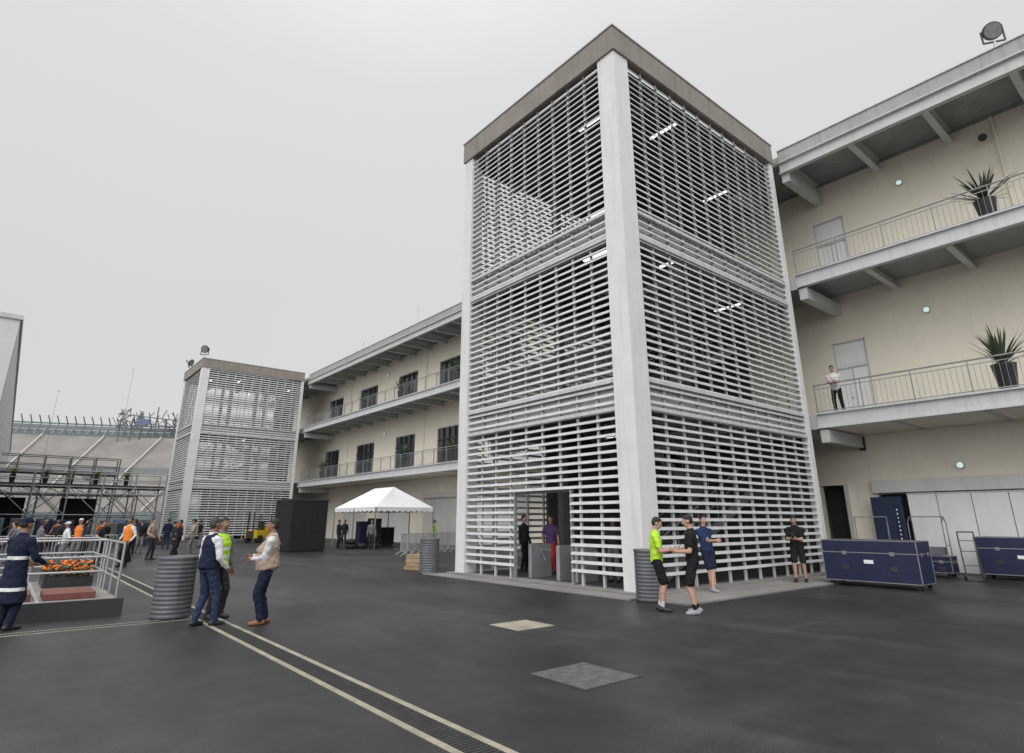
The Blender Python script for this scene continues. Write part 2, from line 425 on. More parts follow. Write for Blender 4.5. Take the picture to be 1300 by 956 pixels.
for z in(3.5,9.15,14.5):
    for yy in(6.15,-6,34.2,48.3):
        e.cyl((24.99,yy,z),(24.9,yy,z),.13,.13,n=16,m='steelw'); e.cyl((24.9,yy,z),(24.86,yy,z),.10,.07,n=16,m='lens')
e.box(24.85,25,9.02,9.2,4.25,4.75,'dark'); e.cyl((24.95,3.3,15.0),(24.6,3.3,14.85),.06,.14,n=10,m='dark')
for yy in(3.0,-7.5,27.5,41.5,56): e.cyl((24.93,yy,F2),(24.93,yy,F3-.2),.04,n=8,m='cream'); e.cyl((24.93,yy,F3),(24.93,yy,15.7),.04,n=8,m='cream')
e.build('wall_fixtures',B)
# floodlights
def flood(loc,rz,sc=1):
    f=MB(); f.cyl((0,0,0),(0,0,.35),.04,n=8,m='galv'); f.box(-.3,.3,-.02,.02,.32,.37,'dark')
    f.beam((-.3,0,.34),(-.3,0,.80),.05,.03,'dark'); f.beam((.3,0,.34),(.3,0,.80),.05,.03,'dark')
    def P(t): return (0,-.9*t,.76-.36*t)
    f.cyl(P(-.36),P(-.26),.10,.13,n=20,m='dark'); f.cyl(P(-.26),P(.0),.14,.27,n=24,m='galv'); f.cyl(P(0),P(.10),.285,.285,n=24,m='dark')
    f.cyl(P(.10),P(.104),.25,.25,n=24,m='lensoff')
    o=f.build('floodlight',None,loc,rz); o.scale=(sc,)*3
flood((22.1,2.05,16.3),-1.0,1.0)
flood((11.9,60.8,16.45),-.8,1.3); flood((12.0,67.3,16.45),.9,1.3)
# ------------------------------------------------------------------ plants
def agave(loc,sc=1,leaf='leaf',name='potted_agave'):
    p=MB()
    p.lathe((0,0,0),[(.19,0),(.2,.02),(.3,.82),(.31,.85),(.27,.85),(.25,.78)],18,'pot')
    rng=random.Random(int(loc[1]*100))
    for i in range(60):
        a=i*2.399+rng.uniform(-.2,.2); el=rng.uniform(.35,1.4); ln=rng.uniform(.7,1.2)
        pos=Vector((math.cos(a)*.04,math.sin(a)*.04,.82+.12*(el/1.35)));d=Vector((math.cos(a)*math.cos(el),math.sin(a)*math.cos(el),math.sin(el)))
        side=Vector((-math.sin(a),math.cos(a),0)); vs=[];n=5
        for k in range(n+1):
            t=k/n; wd=.034*(1-t)**.7*(1+.6*t)+.002
            vs+= [pos-side*wd,pos+side*wd]
            pos=pos+d*(ln/n); d=(d+Vector((0,0,-.06))).normalized()
        p.add(vs,[(2*k,2*k+1,2*k+3,2*k+2) for k in range(n)],leaf)
    o=p.build(name,None,loc,rng.uniform(0,6)); o.scale=(sc*rng.uniform(.94,1.04),)*3
for (y,z) in((3.4,F3),(3.95,F2),(40.5,F2),(48,F3),(33.5,F3),(41.5,F3),(56,F2),(34,F2),(-5,F2)): agave((22.65,y,z),1.05)
# ------------------------------------------------------------------ barrels
def barrel(loc,h=1.05,r=.33):
    p=[(r*.9,0),(r*.97,.01)]
    n=13
    for i in range(n):
        z=.03+(h-.09)*i/n; dz=(h-.09)/n
        p+=[(r,z),(r,z+dz*.45),(r*.972,z+dz*.6),(r*.972,z+dz*.85)]
    p+=[(r*1.03,h-.04),(r*1.03,h),(r*.95,h),(r*.93,h-.05),(r*.9,.06)]
    b=MB(); b.lathe((0,0,0),p,28,'barrel'); b.build('corrugated_bin',None,loc)
barrel((2.64,12.95,0)); barrel((11.2,17.95,0),1.1,.32); barrel((11.18,8.85,.0),1.07,.3)
# ------------------------------------------------------------------ flight cases & co
def fcase(loc,sx,sy,h,rz=0,m='navy'):
    b=MB(); z0=.13
    b.box(0,sx,0,sy,z0,h,m)
    t=.025
    for x in(-.006,sx-t+.006):
        for y in(-.006,sy-t+.006): b.box(x,x+t,y,y+t,z0,h,'alu')
    for z in(z0-.006,h-t+.006,h*.72):
        for y in(-.006,sy-t+.006): b.box(t,sx-t,y,y+t,z,z+t,'alu')
        for x in(-.006,sx-t+.006): b.box(x,x+t,t,sy-t,z,z+t,'alu')
    for i in(.25,.75):
        b.box(-.02,-.007,sy*i-.06,sy*i+.06,h*.72-.05,h*.72+.05,'alu'); b.box(-.02,-.007,sy*i-.09,sy*i+.09,h*.4-.06,h*.4+.06,'dark')
        b.box(sx*i-.06,sx*i+.06,-.02,-.007,h*.72-.05,h*.72+.05,'alu')
    b.box(-.02,-.008,sy*.45,sy*.55,h*.5,h*.58,'part')
    for x in(.12,sx-.12):
        for y in(.12,sy-.12):
            b.cyl((x-.025,y,.055),(x+.025,y,.055),.055,n=12,m='tyre'); b.box(x-.04,x+.04,y-.05,y+.05,.1,.14,'alu')
    b.build('flight_case',None,loc,rz,bevel=.006)
fcase((17.9,5.7,0),.95,2.35,1.17)
fcase((23.2,3.6,0),.9,2.2,1.2); fcase((22.7,6.35,0),.6,1.1,.62); fcase((23.3,1.2,0),.9,2.0,1.0)
b=MB(); b.box(0,1.2,0,1.1,.0,.12,'wood')
b.box(.05,1.15,.05,1.05,.12,.95,'tarp'); b.ell((.6,.55,.93),(.52,.48,.16),'tarp')
b.build('tarp_covered_pallet',None,(19.9,7.75,.0),.1,bevel=.06)
b=MB(); b.box(0,.03,0,1.0,.05,2.5,'bann'); b.box(-.05,.1,-.02,1.02,0,.06,'alu'); b.box(-.004,-.001,.1,.28,.35,2.2,'navy')
for i in range(9): b.box(-.008,-.004,.17,.21,.9+i*.14,.96+i*.14,'part')
b.build('vertical_banner',None,(24.5,8.0,0))
def cart(loc,rz,name='luggage_trolley'):
    b=MB()
    b.box(0,1.0,0,.6,.16,.2,'dark')
    for x in(0.02,.98):
        for y in(.03,.57): b.cyl((x,y,.16),(x,y,1.62),.018,n=8,m='alu')
        b.cyl((x,.03,1.62),(x,.3,1.8),.018,n=8,m='alu'); b.cyl((x,.57,1.62),(x,.3,1.8),.018,n=8,m='alu')
        b.cyl((x,.03,.9),(x,.57,.9),.014,n=6,m='alu')
    b.cyl((.02,.3,1.8),(.98,.3,1.8),.018,n=8,m='alu')
    b.box(.08,.7,.06,.54,.2,.62,'bag'); b.box(.2,.9,.1,.5,.62,.85,'cgrey')
    for x in(.12,.88):
        for y in(.1,.5): b.cyl((x-.02,y,.08),(x+.02,y,.08),.08,n=12,m='tyre')
    b.build(name,None,loc,rz,bevel=.01)
cart((22.9,9.05,0),-1.2); cart((23.4,7.6,0),-1.5)
b=MB(); b.cyl((0,0,.12),(0,.25,1.35),.018,n=8,m='dark'); b.cyl((.4,0,.12),(.4,.25,1.35),.018,n=8,m='dark'); b.cyl((0,.25,1.35),(.4,.25,1.35),.018,n=8,m='dark')
for k in(.4,.8,1.1): b.cyl((0,.05+.2*k/1.3,k),(.4,.05+.2*k/1.3,k),.012,n=6,m='dark')
b.box(0,.4,-.25,0,.03,.05,'dark'); b.cyl((-.06,.05,.1),(0,.05,.1),.1,n=14,m='tyre'); b.cyl((.4,.05,.1),(.46,.05,.1),.1,n=14,m='tyre')
b.build('hand_truck',None,(22.2,5.9,0),-1.2)
# tent
t=MB(); X0,X1,Ya,Yb=17.8,22.0,35,41.2; ez=2.5; pz=3.85
ym=(Ya+Yb)/2;xm=(X0+X1)/2
for x in(X0,X1):
    for y in(Ya,ym,Yb): t.box(x-.035,x+.035,y-.035,y+.035,0,ez,'galv')
R1=(xm,Ya+1.7,pz);R2=(xm,Yb-1.7,pz)
def sub(a,b,c,dq,n=6,sag=.12):
    vs=[]
    for i in range(n+1):
        for j in range(n+1):
            u=i/n;v=j/n
            p=(Vector(a)*(1-u)+Vector(b)*u)*(1-v)+(Vector(dq)*(1-u)+Vector(c)*u)*v
            p.z-=sag*math.sin(math.pi*u)*math.sin(math.pi*v); vs.append(p)
    t.add(vs,[(i*(n+1)+j,(i+1)*(n+1)+j,(i+1)*(n+1)+j+1,i*(n+1)+j+1) for i in range(n) for j in range(n)],'tentw',True)
c=[(X0,Ya,ez),(X1,Ya,ez),(X1,Yb,ez),(X0,Yb,ez)]
sub(c[0],c[1],R1,R1);sub(c[1],c[2],R2,R1);sub(c[2],c[3],R2,R2);sub(c[3],c[0],R1,R2)
for a,b_ in((0,1),(1,2),(2,3),(3,0)):
    p,q=c[a],c[b_]; n=10
    for i in range(n):
        u0,u1=i/n,(i+1)/n; P=Vector(p).lerp(Vector(q),u0);Q=Vector(p).lerp(Vector(q),u1); m_=(P+Q)/2
        t.add([P,Q,Q-Vector((0,0,.22)),m_-Vector((0,0,.30)),P-Vector((0,0,.22))],[(0,1,2,3,4)],'tentw')
t.build('canopy_tent')
b=MB(); b.box(0,2.1,0,2.4,.08,2.75,'black'); b.box(-.03,2.13,-.03,2.43,2.75,2.85,'dark'); b.box(.05,2.05,.05,2.35,0,.08,'dark')
for i in range(7): b.box(-.015,0,.1+i*.33,.18+i*.33,.1,2.72,'black')
for i in range(6): b.box(.1+i*.33,.18+i*.33,-.015,0,.1,2.72,'black')
b.build('black_draped_container',None,(12.3,34.2,0),.05,bevel=.04)
def pallet(loc,boxes=True):
    b=MB()
    for i in range(6): b.box(0,1.2,i*.17,i*.17+.11,.11,.13,'wood')
    for i in range(3): b.box(i*.54,i*.54+.1,0,.96,0,.11,'wood')
    for k in range(3 if boxes else 0):
        for i in range(2):
            b.box(.05+i*.56,.58+i*.56,.04,.9,.135+k*.17,.295+k*.17,'card' if k%2 else 'wood')
    o=b.build('loaded_pallet',None,loc,.3,bevel=.008); o.scale=(.8,.8,.8)
pallet((11.6,19.2,0))
b=MB()
def torus(bx,c,R,r,m,n=20,k=8,ax='z'):
    vs=[]
    for i in range(n):
        for j in range(k):
            a=2*math.pi*i/n;q=2*math.pi*j/k; x=(R+r*math.cos(q))*math.cos(a);y=(R+r*math.cos(q))*math.sin(a);z=r*math.sin(q)*1.3
            vs.append((c[0]+x,c[1]+y,c[2]+z) if ax=='z' else (c[0]+z,c[1]+x,c[2]+y))
    bx.add(vs,[(i*k+j,((i+1)%n)*k+j,((i+1)%n)*k+(j+1)%k,i*k+(j+1)%k) for i in range(n) for j in range(k)],m,True)
for (x,y,n_) in((0,0,2),(.75,.1,1),(1.5,-.1,1),(.3,.7,2)):
    for k in range(n_): torus(b,(x,y,.14+k*.28),.22,.11,'tyre')
b.build('tyre_stack',None,(17.0,36.5,0))
b=MB()
for (x,y,h,m_) in((0,0,1.6,'navy'),(.9,.1,1.8,'dark'),(2.0,.2,1.2,'black')):
    b.box(x,x+.75,y,y+.7,.1,h,m_); b.box(x-.01,x+.76,y-.01,y+.71,h,h+.03,'alu'); b.box(x+.05,x+.7,y+.05,y+.65,0,.1,'dark')
b.build('equipment_cabinets',None,(19,39.5,0),0,bevel=.02)
# forklift
b=MB()
b.box(0,1.9,0,1.1,.35,.95,'yel'); b.box(1.4,2.0,.05,1.05,.95,1.25,'yel')
for x in(.1,1.75):
    for y in(.08,1.02): b.beam((x,y,.95),(x+(.15 if x<1 else -.1),y,2.1),.06,.06,'dark')
b.box(.2,1.75,.05,1.05,2.1,2.16,'dark'); b.box(.7,1.2,.3,.8,.95,1.1,'dark'); b.box(1.1,1.2,.3,.8,1.1,1.6,'dark')
for y in(.3,.8): b.box(-.18,-.08,y-.04,y+.04,.1,2.3,'dark'); b.box(-1.2,-.1,y-.06,y+.06,.1,.14,'dark')
b.box(-.2,-.1,.25,.85,.4,.9,'dark')
for x in(.35,1.6):
    for y in(0,1.1): b.cyl((x,y-.12,.3),(x,y+.12,.3),.3,n=18,m='tyre')
b.build('forklift',None,(15.4,50,0),.6,bevel=.02)
# crowd barriers
def barrier(loc,rz,L=2.2,H=1.05):
    b=MB(); r=.02
    b.cyl((0,0,.2),(0,0,H),r,n=6,m='galv');b.cyl((L,0,.2),(L,0,H),r,n=6,m='galv');b.cyl((0,0,H),(L,0,H),r,n=6,m='galv');b.cyl((0,0,.2),(L,0,.2),r,n=6,m='galv')
    n=16
    for i in range(1,n): b.cyl((L*i/n,0,.2),(L*i/n,0,H),.008,n=4,m='galv')
    for x in(.3,L-.3): b.cyl((x,0,.2),(x,-.28,.02),.016,n=5,m='galv'); b.cyl((x,0,.2),(x,.28,.02),.016,n=5,m='galv')
    b.build('crowd_barrier',None,loc,rz)
for i in range(8): barrier((15.2+i*.6,26.4+i*.3,0),1.2)
for i in range(4): barrier((-5+i*2.3,33,0),.05)
# ------------------------------------------------------------------ left flower platform
b=MB()
b.box(-9,2.0,13.9,19.2,0,.22,'dark'); b.box(-8.95,1.95,13.95,19.15,.22,.26,'apron')
for i in range(9): b.box(-8.9+i*1.2,-8.9+i*1.2+.06,13.95,19.15,.262,.275,'galv')
rg=random.Random(21)
for i in range(10):
    x=-8+i*.98; b.box(x,x+.8,14.4+rg.uniform(0,.4),15.6+rg.uniform(0,.5),.265,.31+rg.uniform(0,.08),'red')
b.box(-9,2.0,13.84,13.9,.0,.30,'dark')
b.build('low_stage_platform')
b=MB()
def railrun(p,q,n):
    p=Vector(p);q=Vector(q)
    for z in(.35,.65,1.0): b.cyl(p+Vector((0,0,z)),q+Vector((0,0,z)),.022,n=7,m='galv')
    for i in range(n+1):
        a=p.lerp(q,i/n); b.cyl(a,a+Vector((0,0,1.0)),.024,n=7,m='galv')
railrun((1.9,14.1,.26),(1.9,19,.26),5); railrun((1.9,19,.26),(-8.8,19,.26),9); railrun((-.6,14.1,.26),(-.6,19,.26),4); railrun((-3.8,14.1,.26),(-3.8,19,.26),4); railrun((1.9,16.6,.26),(-8.8,16.6,.26),8)
b.build('steel_guard_rail')
b=MB()
rg=random.Random(3)
def bed(x0,x1,y0,y1,z,n):
    b.box(x0,x1,y0,y1,z,z+.22,'pot')
    for i in range(n):
        x=rg.uniform(x0,x1);y=rg.uniform(y0,y1);h=z+.28+rg.uniform(0,.22);r=rg.uniform(.025,.05)
        b.ell((x,y,h),(r,r,r*.7),'orange',6,4)
        for k in range(7):
            a=rg.uniform(0,6.3);q=Vector((math.cos(a),math.sin(a),.4))*.13;c0=Vector((x,y,h-.08)); sd=Vector((-math.sin(a),math.cos(a),0))*.028
            b.add([c0,c0+q*.5+sd,c0+q,c0+q*.5-sd],[(0,1,2,3)],'leaf')
bed(.9,1.8,17.2,18.7,.26,110); bed(-2.8,-1,17.4,18.8,.26,140); bed(-7.5,-4.5,17.2,18.8,.26,160)
b.build('marigold_flower_bed')
# ------------------------------------------------------------------ scaffold bridge
b=MB()
xs=[-12+i*2.2 for i in range(11)]
for x in xs:
    for y in(58,61): 
        b.cyl((x,y,0),(x,y,5.4),.06,n=6,m='scaf')
    b.cyl((x,58,4.2),(x,61,4.2),.05,n=6,m='scaf')
for z in(2.1,3.7,4.2,4.8,5.4):
    for y in(58,61): b.cyl((xs[0],y,z),(xs[-1],y,z),.045,n=6,m='scaf')
for i in range(10):
    for y in(58,61): b.cyl((xs[i],y,0 if i%2 else 2.1),(xs[i+1],y,2.1 if i%2 else 4.2),.035,n=5,m='scaf'); b.cyl((xs[i],y,4.2),(xs[i+1],y,2.1),.035,n=5,m='scaf')
    for k in range(4): b.cyl((xs[i]+k*.55,58,3.7 if k%2 else 4.2),(xs[i]+(k+1)*.55,58,4.2 if k%2 else 3.7),.02,n=4,m='scaf')
b.box(xs[0],xs[-1],58,61,4.22,4.4,'dark')
for i in range(3): b.box(-6+i*4.6,-3.6+i*4.6,60.9,60.95,0.3,3.4,'black')
b.build('scaffold_bridge')
b=MB()
for x in [-8+i*2 for i in range(10)]:
    for y in(72,74): b.cyl((x,y,0),(x,y,7.6 if -2.5<x<8.5 else 5),.07,n=6,m='haze')
for z in(2,4,5,6,6.8,7.6):
    for y in(72,74): b.cyl((-8 if z<6 else -2,y,z),(10 if z<6 else 8,y,z),.05,n=6,m='haze')
for i in range(9): b.cyl((-8+i*2,72,0),(-6+i*2,72,4),.035,n=5,m='haze'); b.cyl((-8+i*2,72,4),(-6+i*2,72,2),.035,n=5,m='haze'); b.cyl((-8+i*2,72,5),(-6+i*2,72,4),.035,n=5,m='haze')
b.box(-2,8,72,74,6.02,6.2,'haze')
b.build('scaffold_tower')
for i in range(8): agave((-6+i*1.9+.3*math.sin(i*5),58.6,4.4),.72,'leafy','potted_shrub')
b=MB()
rg=random.Random(9)
for i in range(26):
    x=rg.uniform(-5,9.5);y=rg.uniform(50,56); w_=rg.uniform(.6,1.6);h=rg.uniform(.5,1.9)
    b.box(x,x+w_,y,y+rg.uniform(.6,1.2),0,h,rg.choice(['dark','tarp','blue','tarp','navy','dark']))
b.build('equipment_crates',bevel=.03)
# white building at left
b=MB()
b.box(-30,-1.3,40,125,3.4,12,'bldw'); b.box(-30,-1.8,40.6,124,0,3.4,'dark')
b.box(-30,-1.2,39.9,125.1,12,12.25,'fascia')
for i in range(18): b.box(-1.3,-1.285,42+i*4.6,42.05+i*4.6,3.4,12,'fascia')
for i in range(6): b.box(-30+i*4.8,-29.95+i*4.8,39.985,40,3.4,12,'fascia')
b.build('white_team_building')
# ------------------------------------------------------------------ grandstand
b=MB(); C=Vector((-45,40,0)); Rf=112
def arc(r,a,z): return (C.x+r*math.cos(a),C.y+r*math.sin(a),z)
A=[math.radians(15+ i*2.5) for i in range(49)]
prof=[(Rf,0),(Rf,3.2)]
for i in range(26): prof+= [(Rf+1.1*(i+1)-.0001,3.2+.66*i),(Rf+1.1*(i+1),3.2+.66*(i+1))]
prof+=[(Rf+33,20.4),(Rf+33,22.2),(Rf+34,22.2),(Rf+34,0)]
for k in range(len(prof)-1):
    vs=[];
    for a in A: vs+=[arc(prof[k][0],a,prof[k][1]),arc(prof[k+1][0],a,prof[k+1][1])]
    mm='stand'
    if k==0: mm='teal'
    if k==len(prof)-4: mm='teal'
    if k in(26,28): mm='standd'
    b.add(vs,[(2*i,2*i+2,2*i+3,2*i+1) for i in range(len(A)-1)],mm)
for a in A[::2]:
    for i in range(0,26):
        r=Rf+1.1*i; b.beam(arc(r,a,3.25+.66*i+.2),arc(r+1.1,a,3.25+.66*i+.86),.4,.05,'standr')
for j,a in enumerate(A[1::3]):
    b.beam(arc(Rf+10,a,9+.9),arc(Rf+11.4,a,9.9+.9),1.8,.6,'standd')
a=A[0]
while a<A[-1]:
    p=arc(Rf+31,a,20.8);q=arc(Rf+34,a,23.8);r_=arc(Rf+32,a,25.4)
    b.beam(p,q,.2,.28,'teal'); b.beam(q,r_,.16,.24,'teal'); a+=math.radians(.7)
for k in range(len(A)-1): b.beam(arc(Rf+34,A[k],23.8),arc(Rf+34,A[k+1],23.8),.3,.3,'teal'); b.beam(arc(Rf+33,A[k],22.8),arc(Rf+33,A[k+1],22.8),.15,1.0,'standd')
b.build('stadium_grandstand')
b=MB()
rg=random.Random(4)
for i in range(6):
    x=17+i*2.2; b.cyl((x,164,0),(x+rg.uniform(-.5,.5),164,27+rg.uniform(-3,2)),.14,n=6,m='haze')
for z in(22.5,24,25.5): b.beam((16,164,z),(29,164,z+rg.uniform(-.6,.6)),.16,.2,'haze')
for i in range(70):
    p=(rg.uniform(16,29),164+rg.uniform(-1,1),rg.uniform(22,25.5)); b.beam(p,(p[0]+rg.uniform(-1.6,1.6),164,p[2]+rg.uniform(.4,2.2)),.12,.16,'haze')
b.box(20,22.4,163.4,163.7,23.2,24.8,'blue')
b.build('screen_support_structure')
for (x,y,h) in((4,160,29),(18,170,38)):
    b=MB(); b.cyl((0,0,0),(0,0,h),.06,.03,n=6,m='teal'); b.box(-.3,.3,-.03,.03,h-.5,h-.44,'teal'); b.build('antenna_mast',None,(x,y,0))
# ------------------------------------------------------------------ people
def V(*a): return Vector(a)
def rings_mesh(rings,u,v,n=14):
    vs=[]
    for c,rx,ry in rings:
        for i in range(n):
            t=2*math.pi*i/n; vs.append(c+u*(rx*math.cos(t))+v*(ry*math.sin(t)))
    fs=[]
    k=len(rings)
    for j in range(k-1):
        for i in range(n): fs.append((j*n+i,j*n+(i+1)%n,(j+1)*n+(i+1)%n,(j+1)*n+i))
    fs.append(tuple(range(n))[::-1]); fs.append(tuple(range((k-1)*n,k*n)))
    return vs,fs
def cap_rings(p,r1,q,r2):
    d=(q-p); L=d.length; d=d/L if L>1e-6 else V(0,0,1)
    out=[]
    for a in(-85,-60,-35,-10): 
        t=math.radians(a); out.append((p+d*(r1*math.sin(t)),r1*math.cos(t)))
    for a in(10,35,60,85):
        t=math.radians(a); out.append((q+d*(r2*math.sin(t)),r2*math.cos(t)))
    return out,d
def frame(d):
    u=V(1,0,0) if abs(d.x)<.8 else V(0,1,0)
    u=(u-d*u.dot(d)).normalized(); return u,d.cross(u)
class Fig:
    def __init__(s): s.P=[];s.vs=[];s.fs=[]
    def _add(s,vs,fs):
        o=len(s.vs); s.vs+=vs; s.fs+=[tuple(i+o for i in f) for f in fs]
    def cap(s,p,r1,q,r2,lab):
        rg,d=cap_rings(p,r1,q,r2);u,v=frame(d)
        s._add(*rings_mesh([(c,r,r) for c,r in rg],u,v)); s.P.append(('c',np.array(p),r1,np.array(q),r2,lab))
    def ecap(s,p,a1,q,a2,u,lab):
        d=(q-p).normalized(); u=(u-d*u.dot(d)).normalized(); v=d.cross(u)
        e=min(a1)*.25;e2=min(a2)*.25
        rg=[(p-d*e,a1[0]*.6,a1[1]*.6),(p-d*e*.5,a1[0]*.9,a1[1]*.9),(p,*a1),(q,*a2),(q+d*e2*.5,a2[0]*.9,a2[1]*.9),(q+d*e2,a2[0]*.6,a2[1]*.6)]
        s._add(*rings_mesh(rg,u,v,20)); s.P.append(('e',np.array(p),a1,np.array(q),a2,np.array(u),np.array(v),lab))
    def ell(s,c,r,lab,R=None):
        vs=[];fs=[];n=16;k=8
        R=R or Matrix.Identity(3)
        for j in range(k+1):
            a=-math.pi/2+math.pi*j/k; a=max(min(a,1.5),-1.5)
            for i in range(n):
                t=2*math.pi*i/n; vs.append(c+R@V(r[0]*math.cos(a)*math.cos(t),r[1]*math.cos(a)*math.sin(t),r[2]*math.sin(a)))
        for j in range(k):
            for i in range(n): fs.append((j*n+i,j*n+(i+1)%n,(j+1)*n+(i+1)%n,(j+1)*n+i))
        fs.append(tuple(range(n))[::-1]);fs.append(tuple(range(k*n,k*n+n)))
        s._add(vs,fs); s.P.append(('l',np.array(c),np.array(r),np.array(R),lab))
    def remesh(s,vox,smooth=2):
        me=bpy.data.meshes.new('t'); me.from_pydata([tuple(a) for a in s.vs],[],s.fs)
        ob=bpy.data.objects.new('t',me); COL.objects.link(ob)
        m=ob.modifiers.new('r','REMESH'); m.mode='VOXEL'; m.voxel_size=vox
        m=ob.modifiers.new('s','SMOOTH'); m.factor=.5; m.iterations=smooth
        dg=bpy.context.evaluated_depsgraph_get(); ev=ob.evaluated_get(dg); em=ev.to_mesh()
        v=np.empty(len(em.vertices)*3); em.vertices.foreach_get('co',v); v=v.reshape(-1,3)
        nn=np.empty(len(em.vertices)*3); em.vertices.foreach_get('normal',nn); nn=nn.reshape(-1,3)
        f=[tuple(p.vertices) for p in em.polygons]
        ev.to_mesh_clear(); bpy.data.objects.remove(ob); bpy.data.meshes.remove(me)
        return v,nn,f
    def label(s,X):
        D=[]
        for P in s.P:
            if P[0]=='c':
                _,p,r1,q,r2,_l=P; d=q-p; t=np.clip(((X-p)@d)/max(d@d,1e-9),0,1); D.append(np.linalg.norm(X-(p+t[:,None]*d),axis=1)-(r1+(r2-r1)*t))
            elif P[0]=='e':
                _,p,a1,q,a2,u,v,_l=P; d=q-p; tt=((X-p)@d)/(d@d); t=np.clip(tt,0,1); Y=X-(p+t[:,None]*d)
                rx=a1[0]+(a2[0]-a1[0])*t; ry=a1[1]+(a2[1]-a1[1])*t
                k=np.sqrt(((Y@u)/rx)**2+((Y@v)/ry)**2)
                over=np.maximum(np.abs(tt-.5)-.5,0)*np.linalg.norm(d)
                D.append(np.maximum((k-1)*np.minimum(rx,ry),-.2)+over)
            else:
                _,c,r,R,_l=P; Y=(X-c)@R; k=np.sqrt(((Y/r)**2).sum(1)); D.append((k-1)*r.min())
        idx=np.argmin(np.array(D),axis=0); labs=[P[-1] for P in s.P]
        return [labs[i] for i in idx]
def ik(a,t,l1,l2,pole):
    d=t-a; L=d.length
    if L>(l1+l2)*.995: t=a+d*((l1+l2)*.995/L); d=t-a; L=d.length
    n=d/L; x=(l1*l1-l2*l2+L*L)/(2*L); h=math.sqrt(max(l1*l1-x*x,0))
    p=pole-n*pole.dot(n); p.normalize()
    return a+n*x+p*h,t
_hand={}
def hand_tpl(kind):
    if kind in _hand: return _hand[kind]
    f=Fig(); sk='skin'
    f.cap(V(0,0,-.02),.021,V(0,0,.02),.023,sk)
    for x in(-.028,-.010,.010,.027): f.cap(V(x*.6,0,.015),.014,V(x,0,.082),.0125,sk)
    curl={'relax':(18,35,30),'grip':(55,75,50)}[kind]
    for x,L,sp in((-.031,.062,-5),(-.011,.076,-1),(.011,.082,2),(.031,.074,6)):
        p=V(x,0,.086); a=0; s_=math.radians(sp)
        for k,fr in enumerate((.45,.30,.25)):
            a+=math.radians(curl[k]); q=p+V(math.sin(s_)*math.cos(a),math.sin(a),math.cos(a))*(L*fr)
            f.cap(p,.0092-.0008*k,q,.0086-.0008*k,sk); p=q
    f.cap(V(.022,.004,.02),.013,V(.046,.014,.052),.0115,sk); f.cap(V(.046,.014,.052),.0108,V(.052,.026,.080),.0098,sk); f.cap(V(.052,.026,.080),.0095,V(.050,.036,.102),.0085,sk)
    v,n,fc=f.remesh(.0048,2); _hand[kind]=(v,fc); return _hand[kind]
